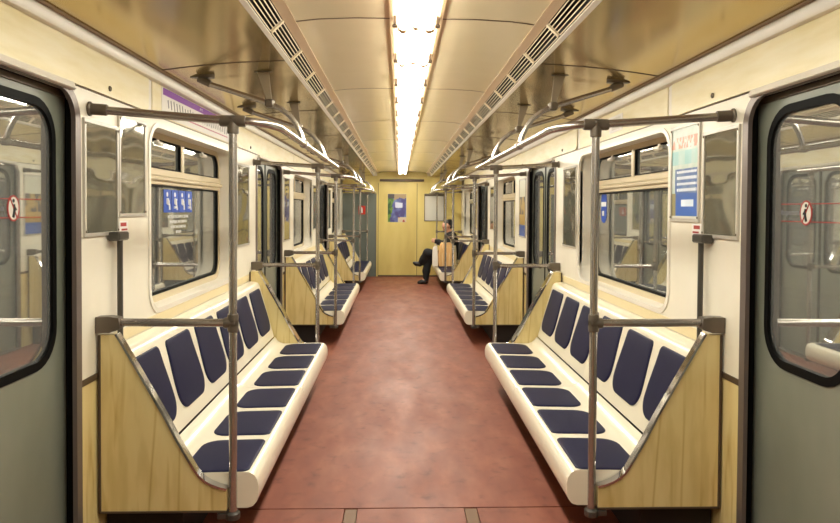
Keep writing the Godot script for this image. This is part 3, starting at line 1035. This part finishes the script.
func make_frames() -> void:
	var g := "empty shiny advert frames on the walls"
	for s in [-1, 1]:
		make_frame(s, 2.515, 2.818, 1.290, 1.736, M.plexi, "empty mirror-like advert frame closest to the near %s door" % SIDE[s], g)
		if s < 0:
			make_frame(s, 2.824, 3.118, 1.363, 1.796, M.plexi, "empty mirror-like advert frame just before the nearest left window", g)
		make_frame(s, 4.852, 5.240, 1.12, 1.735, M.plexi, "tall shiny advert frame on the %s wall between nearest window and second door" % SIDE[s], g)
		make_frame(s, 9.10, 9.48, 1.12, 1.735, M.plexi, "tall shiny advert frame on the %s wall past the middle window" % SIDE[s], g)
		make_frame(s, 11.07, 11.43, 1.07, 1.735, M.plexi, "shiny advert frame on the %s wall past the third door" % SIDE[s], g)
	make_frame(-1, 6.81, 7.17, 1.065, 1.73, M.plexi, "pale advert frame on the left wall just past the second door", g)
	var n := noise(0.02, 3, 5)
	# the bright poster by the nearest right window
	var p := make_frame(1, 2.850, 3.155, 1.352, 1.796, null, "advert frame with a pale and bright blue printed poster beside the nearest right window", "printed advert frames")
	var m := picture(96, 144, func(u: float, v: float) -> Color:
		var c := Color(0.80, 0.83, 0.80).lerp(Color(0.70, 0.78, 0.74), clampf(n.get_noise_2d(u * 160, v * 160) + 0.5, 0, 1))
		if v > 0.10 and v < 0.22 and absf(n.get_noise_2d(u * 220 + 40, v * 160)) > 0.18:
			c = Color(0.86, 0.58, 0.48)
		if v > 0.25 and v < 0.40:
			c = c.lerp(Color(0.45, 0.74, 0.76), 0.55 if int(u * 4) % 2 == 0 else 0.25)
		if v > 0.45 and v < 0.72 and u > 0.12:
			c = Color(0.24, 0.37, 0.62).lerp(Color(0.50, 0.58, 0.66), clampf(n.get_noise_2d(u * 300, v * 260) + 0.2, 0, 1))
			var row := fmod(v - 0.45, 0.066) / 0.066
			if row > 0.3 and row < 0.78 and fmod(u * 11.0 + sin(v * 90.0), 1.0) > 0.22 and u > 0.2 and u < 0.95:
				c = Color(0.92, 0.94, 0.96)
		if v >= 0.72:
			c = Color(0.20, 0.38, 0.70) if u > 0.16 else Color(0.55, 0.52, 0.36)
			if u > 0.38 and u < 0.84 and v > 0.79 and v < 0.87:
				c = Color(0.85, 0.90, 0.96)
		if v > 0.97:
			c = Color(0.82, 0.82, 0.78)
		return c)
	put(p, "poster", print_mesh(0.275, 0.414), m, V(WALL - 0.006, 1.574, 3.0025) - p.position, facing(1))
	# the coloured one further on
	p = make_frame(1, 6.81, 7.17, 1.115, 1.735, null, "advert frame with a pale, dark, ochre and blue poster past the second right door", "printed advert frames")
	m = picture(64, 112, func(u: float, v: float) -> Color:
		if v < 0.30:
			return Color(0.80, 0.80, 0.74)
		if v < 0.62:
			return Color(0.26, 0.24, 0.28).lerp(Color(0.66, 0.56, 0.34), smoothstep(0.0, 0.25, n.get_noise_2d(u * 90, v * 90)))
		if v < 0.80:
			return Color(0.70, 0.58, 0.32)
		return Color(0.18, 0.34, 0.66))
	put(p, "poster", print_mesh(0.33, 0.59), m, V(WALL - 0.006, 1.425, 6.99) - p.position, facing(1))
	# end wall
	var e := thing("wall_poster", "purple, green and white printed poster stuck on the yellow end door", "poster", V(-0.107, 1.14, REAR - 0.015))
	part(e, "backing", box(-0.302, 0.088, 1.137, 1.727, REAR - 0.016, REAR - 0.011, 0.001), M.paper)
	m = picture(78, 118, func(u: float, v: float) -> Color:
		var k := n.get_noise_2d(u * 130, v * 150)
		var c := Color(0.26, 0.24, 0.48).lerp(Color(0.45, 0.52, 0.72), clampf(k + 0.4, 0, 1))
		if u < 0.32 - 0.2 * v + 0.15 * k:
			c = Color(0.14, 0.30, 0.12).lerp(Color(0.42, 0.56, 0.22), clampf(k * 2.0 + 0.4, 0, 1))
		if v < 0.16 + 0.1 * k and u > 0.3:
			c = Color(0.62, 0.54, 0.40)
		if v < 0.15 and u < 0.35:
			c = Color(0.24, 0.23, 0.26)
		if absf(u - 0.60) < 0.2 and absf(v - 0.40) < 0.09 + 0.03 * k:
			c = Color(0.82, 0.84, 0.92)
		if v > 0.82 and u > 0.55:
			c = Color(0.82, 0.76, 0.66) if k > 0.0 else Color(0.66, 0.30, 0.26)
		return c)
	put(e, "print", print_mesh(0.386, 0.586), m, V(-0.107, 1.432, REAR - 0.0165) - e.position)
	var b := thing("notice_board", "blank white notice board with a dark top edge on the far yellow wall", "notice board", V(0.67, 1.165, REAR - 0.012))
	part(b, "frame", ring(rrect(0.462, 0.880, 1.162, 1.735, 0.004, 2), rrect(0.476, 0.866, 1.176, 1.69, 0.003, 2), "xy", REAR - 0.026, REAR - 0.009), M.cast_metal)
	part(b, "sheet", box(0.47, 0.87, 1.17, 1.70, REAR - 0.020, REAR - 0.012, 0.0), M.board_white)
	part(b, "divider", box(0.712, 0.718, 1.176, 1.69, REAR - 0.024, REAR - 0.014, 0.001), M.cast_metal)
	part(b, "header", box(0.466, 0.876, 1.685, 1.733, REAR - 0.029, REAR - 0.018, 0.002), M.dark_metal)
	var r := thing("fire_sign", "small red square sign with a white upright symbol on the grey end cabinet", "sign", V(-0.80, 1.28, REAR - 0.053))
	part(r, "plate", box(-0.905, -0.765, 1.295, 1.475, REAR - 0.056, REAR - 0.050, 0.001), M.sign_red)
	part(r, "symbol", cat([box(-0.850, -0.820, 1.325, 1.415, REAR - 0.058, REAR - 0.055, 0.001), box(-0.842, -0.828, 1.415, 1.44, REAR - 0.058, REAR - 0.055, 0.001), box(-0.855, -0.828, 1.433, 1.441, REAR - 0.058, REAR - 0.055, 0.001)]), M.ink_white)


func make_prints() -> void:
	# route map above the nearest left window
	var s := -1
	var x := WALL - 0.0065
	var t := thing("route_map", "white line map strip with a purple top band above the nearest left window", "route map", V(s * x, 1.852, 3.97))
	part(t, "sheet", box(s * (x - 0.001), s * (x + 0.002), 1.852, 1.998, 3.33, 4.62, 0.0), M.paper)
	part(t, "band", box(s * (x - 0.0016), s * (x), 1.962, 1.996, 3.345, 4.60, 0.0), M.ink_purple)
	var names := []
	var rng := RandomNumberGenerator.new()
	rng.seed = 7
	for i in 26:
		var z := 3.42 + i * 0.045
		var len := rng.randf_range(0.030, 0.055)
		names.append(moved(box(-0.0009, 0.0009, -len / 2, len / 2, -0.0055, 0.0055, 0.0), Transform3D(Basis(Vector3(1, 0, 0), 0.3), V(s * (x - 0.001), 1.925, z))))
	part(t, "station_names", cat(names), M.ink_grey)
	var line := [box(s * (x - 0.0018), s * x, 1.8815, 1.8850, 3.40, 4.58, 0.0)]
	part(t, "route_line", cat(line), M.ink_magenta)
	for i in 26:
		put(t, "station_mark", mesh_station(), M.ink_magenta, V(s * (x - 0.001), 1.883, 3.42 + i * 0.045) - t.position, facing(s))
	var title := put(t, "title", lettering("МЕТРО", 0.018), M.ink_white, V(s * (x - 0.002), 1.979, 3.98) - t.position, facing(s))
	# small grey notice above the nearest right window
	t = thing("notice_label", "small grey printed notice stuck above the nearest right window", "notice", V(x, 1.885, 4.0))
	part(t, "sheet", box(x - 0.001, x + 0.002, 1.875, 1.972, 3.86, 4.10, 0.0), M.paper)
	part(t, "blocks", cat([box(x - 0.0016, x, 1.93, 1.96, 3.89, 4.07, 0.0), box(x - 0.0016, x, 1.888, 1.915, 3.91, 4.05, 0.0)]), M.board_white)


var station_mesh: ArrayMesh
func mesh_station() -> ArrayMesh:
	if station_mesh == null:
		station_mesh = mesh_of(disc(0.005, 0.0012, Vector3.ZERO, Vector3(0, 0, 1), 8, 0.0003))
	return station_mesh


func make_stickers() -> void:
	# priority-seat pictograms on the nearest left window
	var xg := WALL + 0.1275
	var t := thing("seat_priority_sticker", "row of four blue pictogram stickers with white text below on the nearest left window", "sticker", V(-xg, 1.37, 3.95))
	for i in 4:
		var z := 3.795 + i * 0.128
		var c := part(t, "pictogram", prism(rrect(z - 0.059, z + 0.059, 1.376, 1.505, 0.006, 2), "zy", -xg, -(xg - 0.0012)), M.ink_blue)
		var fig := [disc(0.014, 0.0008, V(-(xg - 0.0012), 1.478, z - 0.004), Vector3(1, 0, 0), 10, 0.0002)]
		var q := -(xg - 0.0016)
		fig.append(tube([V(q, 1.456, z - 0.008), V(q, 1.425, z - 0.004)], [0.010, 0.013], 6))
		fig.append(tube([V(q, 1.424, z - 0.004), V(q, 1.422, z + 0.024 - 0.008 * (i % 2)), V(q, 1.392, z + 0.028)], 0.0065, 6))
		fig.append(tube([V(q, 1.452, z - 0.004), V(q, 1.438 + 0.012 * (i % 2), z + 0.026)], 0.005, 6))
		if i == 1 or i == 3:
			fig.append(tube([V(q, 1.405, z - 0.022), V(q, 1.405, z + 0.004)], 0.008, 6))
		part(c, "figure", cat(fig), M.ink_white)
	var rows := ["МЕСТА ДЛЯ ПАССАЖИРОВ С ДЕТЬМИ,", "ИНВАЛИДОВ, ЛИЦ ПОЖИЛОГО", "ВОЗРАСТА И БЕРЕМЕННЫХ", "ЖЕНЩИН"]
	for i in 4:
		put(t, "text_line", lettering(rows[i], 0.021), M.ink_white, V(-(xg - 0.0008), 1.352 - i * 0.030, 3.985) - t.position, facing(-1))
	# blue sticker on the nearest right window, beside the post
	t = thing("blue_sticker", "tall blue sticker with white markings on the far edge of the nearest right window", "sticker", V(xg, 1.34, 4.63))
	part(t, "plate", prism(rrect(4.565, 4.685, 1.315, 1.535, 0.055, 5), "zy", xg, xg - 0.0012), M.ink_blue)
	part(t, "white_band", box(xg - 0.002, xg - 0.001, 1.43, 1.462, 4.57, 4.68, 0.0), M.ink_white)
	part(t, "white_mark", tube([V(xg - 0.0012, 1.365, 4.625), V(xg - 0.0012, 1.40, 4.625)], 0.010, 8), M.ink_white)
	# «do not lean» prints on the near doors' panes
	for s in [-1, 1]:
		var xd := WALL + 0.0535
		t = thing("door_sticker", "red-ruled no-leaning sticker with a round symbol on the near %s door pane" % SIDE[s], "sticker", V(s * xd, 1.39, 2.15), "no-leaning stickers on door panes")
		for y in [1.367, 1.427]:
			part(t, "rule", box(s * xd, s * (xd - 0.0010), y - 0.0013, y + 0.0013, 1.975, 2.33, 0.0), M.ink_red)
		var zc := 2.165 if s < 0 else 2.185
		var ring_pts := ellipse(zc, 1.397, 0.033, 0.042)
		part(t, "symbol_disc", prism(ellipse(zc, 1.397, 0.031, 0.040), "zy", s * xd, s * (xd - 0.0012)), M.board_white)
		part(t, "symbol_ring", ring(ring_pts, ellipse(zc, 1.397, 0.028, 0.037), "zy", s * xd, s * (xd - 0.0018)), M.ink_red)
		part(t, "symbol_figure", cat([disc(0.0065, 0.0006, V(s * (xd - 0.0012), 1.421, zc), Vector3(-s, 0, 0), 8, 0.0002), tube([V(s * (xd - 0.0014), 1.410, zc), V(s * (xd - 0.0014), 1.390, zc + 0.003), V(s * (xd - 0.0014), 1.368, zc - 0.004)], 0.0045, 6), tube([V(s * (xd - 0.0014), 1.408, zc), V(s * (xd - 0.0014), 1.392, zc + 0.014)], 0.003, 6)]), M.ink_black)
		part(t, "symbol_slash", tube([V(s * (xd - 0.0018), 1.427, zc - 0.018), V(s * (xd - 0.0018), 1.367, zc + 0.018)], 0.0022, 6), M.ink_red)
		put(t, "text_line", lettering("Не прислоняться", 0.022), M.ink_grey, V(s * (xd - 0.0006), 1.397, 2.268 if s > 0 else 2.05) - t.position, facing(s)).scale = Vector3(0.72, 1, 1)
	# small red-and-white label and the square-headed pole under the frames by each near door
	for s in [-1, 1]:
		t = thing("warning_label", "tiny red and white label under the advert frames on the %s wall" % SIDE[s], "label", V(s * (WALL - 0.001), 1.315, 2.88), "tiny wall labels")
		part(t, "sheet", box(s * (WALL - 0.0016), s * (WALL + 0.001), 1.295, 1.345, 2.84, 2.93, 0.0), M.paper)
		part(t, "print", cat([box(s * (WALL - 0.0022), s * (WALL - 0.001), 1.322, 1.338, 2.85, 2.91, 0.0), box(s * (WALL - 0.0022), s * (WALL - 0.001), 1.304, 1.312, 2.86, 2.92, 0.0)]), M.ink_red)
		t = thing("wall_pole", "slim upright steel pole with a square dark head rising behind the nearest %s bench" % SIDE[s], "pole", V(s * 1.212, 0.832, 2.78), "slim poles behind the nearest benches")
		part(t, "pole", tube([V(s * 1.212, 0.832, 2.78), V(s * 1.212, 1.28, 2.78)], 0.0115, 12), M.gunmetal)
		part(t, "head", cat([rbox(V(s * 1.212, 1.285, 2.765), Vector3(0.05, 0.036, 0.10), 0.006)]), M.gunmetal)
		part(t, "foot", lathe([[0.0, 0.0], [0.022, 0.0], [0.022, 0.006], [0.014, 0.012], [0.0, 0.012]], V(s * 1.212, 0.831, 2.78), Vector3.UP, 14), M.cast_metal)


# ------------------------------------------------------------------ the passenger

func field_mesh(bones: Array, cell: float, sharp: float) -> PackedVector3Array:
	# bones: [from, to, radius, radius]; their tapered capsules joined by a smooth minimum and meshed as surface nets
	var lo := Vector3(1e9, 1e9, 1e9)
	var hi := -lo
	for b in bones:
		for e in 2:
			var r: float = b[2 + e] + cell * 3.0
			lo = lo.min(b[e] - Vector3(r, r, r))
			hi = hi.max(b[e] + Vector3(r, r, r))
	var n := Vector3i(((hi - lo) / cell).ceil()) + Vector3i(1, 1, 1)
	var sum := PackedFloat32Array()
	sum.resize(n.x * n.y * n.z)
	var reach := 5.0 / sharp
	for b in bones:
		var p: Vector3 = b[0]
		var q: Vector3 = b[1]
		var d := q - p
		var dd := maxf(d.length_squared(), 1e-9)
		var r := maxf(b[2], b[3]) + reach
		var a := Vector3i(((p.min(q) - Vector3(r, r, r) - lo) / cell).floor()).clamp(Vector3i.ZERO, n - Vector3i(1, 1, 1))
		var z := Vector3i(((p.max(q) + Vector3(r, r, r) - lo) / cell).ceil()).clamp(Vector3i.ZERO, n - Vector3i(1, 1, 1))
		for k in range(a.z, z.z + 1):
			for j in range(a.y, z.y + 1):
				for i in range(a.x, z.x + 1):
					var w := lo + Vector3(i, j, k) * cell
					var u := clampf((w - p).dot(d) / dd, 0.0, 1.0)
					var f: float = w.distance_to(p + d * u) - lerpf(b[2], b[3], u)
					if f < reach:
						sum[i + n.x * (j + n.y * k)] += exp(-sharp * f)
	# surface nets: inside where sum > 1
	var vert := {}
	var step := [1, n.x, n.x * n.y]
	var val := func(x: float) -> float:
		return -log(maxf(x, 1e-6)) / sharp
	var t := PackedVector3Array()
	for k in n.z - 1:
		for j in n.y - 1:
			var row: int = n.x * (j + n.y * k)
			for i in n.x - 1:
				var c: int = row + i
				var m := 0
				for o in 8:
					if sum[c + (o & 1) + step[1] * ((o >> 1) & 1) + step[2] * (o >> 2)] > 1.0:
						m += 1
				if m == 0 or m == 8:
					continue
				var acc := Vector3.ZERO
				var cnt := 0
				for e in 12:
					var ax := e / 4
					var u1 := (ax + 1) % 3
					var u2 := (ax + 2) % 3
					var g := Vector3i.ZERO
					g[u1] = e & 1
					g[u2] = (e >> 1) & 1
					var ia: int = c + g.x + step[1] * g.y + step[2] * g.z
					var ib: int = ia + step[ax]
					if (sum[ia] > 1.0) != (sum[ib] > 1.0):
						var va: float = val.call(sum[ia])
						var vb: float = val.call(sum[ib])
						var pt := Vector3(g)
						pt[ax] += va / (va - vb)
						acc += pt
						cnt += 1
				vert[c] = lo + (Vector3(i, j, k) + acc / cnt) * cell
	for c in vert:
		for ax in 3:
			var s1: int = step[(ax + 1) % 3]
			var s2: int = step[(ax + 2) % 3]
			var ib: int = c + step[ax]
			if ib >= sum.size():
				continue
			var ina := sum[c] > 1.0
			var inb := sum[ib] > 1.0
			if ina == inb:
				continue
			if vert.has(c - s1) and vert.has(c - s2) and vert.has(c - s1 - s2):
				if ina:
					quad(t, vert[c], vert[c - s1], vert[c - s1 - s2], vert[c - s2])
				else:
					quad(t, vert[c], vert[c - s2], vert[c - s1 - s2], vert[c - s1])
	return outward(t)


func limb(points: Array) -> Array:
	# [x, y, z, r] joints in car coordinates to bones
	var o := []
	for i in points.size() - 1:
		var p: Array = points[i]
		var q: Array = points[i + 1]
		o.append([V(p[0], p[1], p[2]), V(q[0], q[1], q[2]), p[3], q[3]])
	return o


func grown(bones: Array, by: float) -> Array:
	var o := []
	for b in bones:
		o.append([b[0], b[1], b[2] + by, b[3] + by])
	return o


func make_person() -> void:
	var z := 12.48
	var t := thing("person", "person in dark clothes sitting legs crossed at the far right end, looking down", "person", V(0.90, 0.37, z))
	var torso := limb([[0.915, 0.525, z, 0.110], [0.915, 0.63, z, 0.110], [0.915, 0.78, z, 0.120], [0.905, 0.88, z, 0.102]])
	torso += limb([[0.92, 0.875, z - 0.15, 0.058], [0.915, 0.89, z + 0.15, 0.058]])
	torso += limb([[0.915, 0.515, z - 0.085, 0.095], [0.915, 0.515, z + 0.085, 0.095]])
	var neck := limb([[0.91, 0.90, z, 0.052], [0.872, 1.01, z, 0.048]])
	var arm_a := limb([[0.915, 0.88, z - 0.175, 0.052], [0.80, 0.765, z - 0.215, 0.045], [0.668, 0.805, z - 0.10, 0.031]])
	var arm_b := limb([[0.915, 0.88, z + 0.175, 0.052], [0.79, 0.745, z + 0.17, 0.045], [0.66, 0.80, z + 0.03, 0.031]])
	var leg_far := limb([[0.91, 0.497, z + 0.085, 0.082], [0.50, 0.462, z + 0.08, 0.062], [0.455, 0.25, z + 0.07, 0.054], [0.446, 0.07, z + 0.06, 0.038]])
	var leg_near := limb([[0.91, 0.512, z - 0.085, 0.082], [0.47, 0.595, z - 0.01, 0.060], [0.40, 0.47, z + 0.05, 0.054], [0.345, 0.385, z + 0.09, 0.036]])
	# head, turned to the aisle and bowed
	var head := []
	var hc := V(0.838, 1.092, z)
	var fwd := V(-0.87, -0.50, -0.10).normalized()
	var up := (V(-0.50, 0.87, 0.0) - fwd * V(-0.50, 0.87, 0.0).dot(fwd)).normalized()
	var lat := fwd.cross(up)
	var hp := func(f: float, u: float, l: float) -> Vector3:
		return hc + fwd * f + up * u + lat * l
	head.append([hp.call(-0.022, 0.022, 0), hp.call(0.012, 0.026, 0), 0.078, 0.074])
	head.append([hp.call(0.030, -0.03, 0), hp.call(0.040, -0.075, 0), 0.052, 0.034])
	head.append([hp.call(0.086, 0.0, 0), hp.call(0.100, -0.026, 0), 0.007, 0.012])
	for l in [-1, 1]:
		head.append([hp.call(0.066, 0.026, l * 0.018), hp.call(0.060, 0.028, l * 0.045), 0.016, 0.012])
		head.append([hp.call(-0.005, 0.012, l * 0.076), hp.call(-0.008, -0.022, l * 0.074), 0.011, 0.009])
		head.append([hp.call(0.062, -0.022, l * 0.03), hp.call(0.05, -0.04, l * 0.035), 0.02, 0.018])
	head.append([hp.call(0.074, -0.055, -0.016), hp.call(0.074, -0.055, 0.016), 0.010, 0.010])
	# hands: palms and five curled fingers, resting together on the bag
	var hands := []
	for h in [[0.668, 0.805, z - 0.10, 1.0], [0.66, 0.80, z + 0.03, -1.0]]:
		var sgn: float = h[3]
		hands += limb([[h[0], h[1], h[2], 0.026], [h[0] - 0.045, h[1] + 0.012, h[2] + 0.006 * sgn, 0.026], [h[0] - 0.07, h[1] + 0.02, h[2] + 0.008 * sgn, 0.022]])
		for f in 4:
			var dz := (f - 1.5) * 0.017
			var len: float = [0.030, 0.036, 0.034, 0.026][f]
			hands += limb([[h[0] - 0.068, h[1] + 0.018 + dz * 0.8, h[2] + dz * 0.5, 0.0095], [h[0] - 0.068 - len, h[1] + 0.024 + dz, h[2] + dz * 0.4 + 0.012 * sgn, 0.0088], [h[0] - 0.060 - len, h[1] + 0.028 + dz, h[2] + dz * 0.4 + 0.036 * sgn, 0.008]])
		hands += limb([[h[0] - 0.02, h[1] + 0.028, h[2], 0.012], [h[0] - 0.045, h[1] + 0.052, h[2] + 0.012 * sgn, 0.010], [h[0] - 0.068, h[1] + 0.060, h[2] + 0.022 * sgn, 0.0085]])
	var all := torso + neck + arm_a + arm_b + leg_far + leg_near
	all += limb([[0.445, 0.09, z + 0.06, 0.034], [0.36, 0.045, z + 0.05, 0.03]]) + limb([[0.345, 0.385, z + 0.09, 0.034], [0.26, 0.385, z + 0.09, 0.028]])
	part(t, "body", cat([field_mesh(all, 0.014, 70.0), field_mesh(head + neck.map(func(b): return [b[0], b[1], b[2] - 0.004, b[3] - 0.004]), 0.005, 130.0), field_mesh(hands, 0.005, 220.0)]), M.skin, 0.3)
	part(t, "coat", field_mesh(grown(torso, 0.020) + grown(arm_a, 0.016) + grown(arm_b, 0.016) + limb([[0.668, 0.805, z - 0.10, 0.040], [0.625, 0.817, z - 0.095, 0.036]]) + limb([[0.66, 0.80, z + 0.03, 0.040], [0.62, 0.812, z + 0.025, 0.036]]) + limb([[0.915, 0.92, z - 0.03, 0.066], [0.90, 0.945, z + 0.03, 0.062]]), 0.014, 70.0), M.coat_cloth, 0.3)
	part(t, "trousers", field_mesh(grown(leg_far, 0.014) + grown(leg_near, 0.014), 0.014, 70.0), M.trouser_cloth, 0.3)
	for sh in [limb([[0.452, 0.105, z + 0.06, 0.046], [0.445, 0.05, z + 0.06, 0.046], [0.37, 0.040, z + 0.05, 0.040], [0.315, 0.032, z + 0.045, 0.030]]), limb([[0.355, 0.410, z + 0.09, 0.046], [0.335, 0.375, z + 0.09, 0.045], [0.265, 0.380, z + 0.085, 0.038], [0.225, 0.395, z + 0.085, 0.028]])]:
		part(t, "shoe", field_mesh(sh, 0.009, 110.0), M.shoe_leather, 0.3)
	var hair := []
	hair.append([hp.call(-0.036, 0.036, 0), hp.call(-0.014, 0.044, 0), 0.078, 0.070])
	hair.append([hp.call(-0.050, 0.010, 0), hp.call(-0.058, -0.03, 0), 0.066, 0.05])
	hair.append([hp.call(-0.088, 0.062, 0), hp.call(-0.108, 0.056, 0), 0.036, 0.032])
	part(t, "hair", field_mesh(hair, 0.006, 120.0), M.hair, 0.3)
	for l in [-1, 1]:
		part(t, "eye", lathe([[0.0, -0.006], [0.006, -0.004], [0.008, 0.0], [0.006, 0.004], [0.0, 0.006]], hp.call(0.078, 0.008, l * 0.03), lat, 8), M.ink_black)
	part(t, "mouth", tube([hp.call(0.083, -0.055, -0.018), hp.call(0.086, -0.054, 0), hp.call(0.083, -0.055, 0.018)], 0.004, 6), M.ink_red)


func bag_body(x0: float, x1: float, y0: float, y1: float, z0: float, z1: float, belly: float) -> PackedVector3Array:
	# a soft bag: rounded sections that swell below the middle and close towards the mouth
	var t := PackedVector3Array()
	var rings := []
	var rows := 10
	for i in rows + 1:
		var u := float(i) / rows
		var k := 1.0 + belly * sin(PI * pow(u, 0.8)) - 0.08 * u - 0.24 * pow(u, 7.0)
		var thick := lerpf(1.0, 0.45, pow(u, 1.6)) + belly * sin(PI * u)
		var cx := (x0 + x1) / 2
		var cz := (z0 + z1) / 2
		var rg := PackedVector3Array()
		var sec := rrect(-(x1 - x0) / 2 * k, (x1 - x0) / 2 * k, -(z1 - z0) / 2 * thick, (z1 - z0) / 2 * thick, minf(x1 - x0, z1 - z0) * 0.2, 4)
		for p in sec:
			rg.append(V(cx + p.x, lerpf(y0, y1, u) + 0.012 * sin(p.x * 40.0) * u, cz + p.y + 0.006 * sin(p.x * 55.0 + u * 7.0)))
		rings.append(rg)
	var n: int = rings[0].size()
	for i in rows:
		for j in n:
			quad(t, rings[i][j], rings[i][(j + 1) % n], rings[i + 1][(j + 1) % n], rings[i + 1][j])
	for e in [0, rows]:
		var c := Vector3.ZERO
		for p in rings[e]:
			c += p / n
		for j in n:
			if e == 0:
				t.append_array([c, rings[0][(j + 1) % n], rings[0][j]])
			else:
				t.append_array([c, rings[rows][j], rings[rows][(j + 1) % n]])
	return outward(t)


func make_bags() -> void:
	var t := thing("tote_bag", "tan and grey striped tote bag standing on the far right bench before the seated person", "bag", V(0.83, 0.375, 12.12))
	part(t, "bag_body", bag_body(0.662, 0.945, 0.377, 0.80, 12.045, 12.215, 0.10), M.bag_tan, 0.5)
	for i in 3:
		var x := 0.735 + i * 0.055
		var pts := []
		for j in 9:
			var u := j / 8.0
			pts.append(V(x + (x - 0.815) * 0.15 * sin(PI * u), lerpf(0.385, 0.79, u), 12.13 - 0.085 * (lerpf(1.0, 0.45, pow(u, 1.6)) + 0.10 * sin(PI * u)) + 0.002))
		part(t, "stripe", tube(pts, 0.008, 6), M.bag_stripe)
	part(t, "side_gusset", bag_body(0.905, 0.985, 0.377, 0.74, 12.055, 12.195, 0.06), M.bag_grey, 0.5)
	for z in [12.09, 12.16]:
		part(t, "handle", tube([V(0.75, 0.78, z), V(0.765, 0.86, z), V(0.80, 0.895, z), V(0.84, 0.895, z), V(0.875, 0.86, z), V(0.89, 0.78, z)], 0.007, 8), M.bag_grey)
	t = thing("white_bag", "white shopping bag standing at the bench edge left of the tote bag", "bag", V(0.62, 0.377, 12.14))
	part(t, "bag_body", bag_body(0.548, 0.648, 0.377, 0.735, 12.06, 12.21, 0.05), M.bag_white, 0.5)
	part(t, "handle", tube([V(0.58, 0.72, 12.135), V(0.585, 0.78, 12.135), V(0.612, 0.78, 12.135), V(0.617, 0.72, 12.135)], 0.004, 6), M.bag_white)
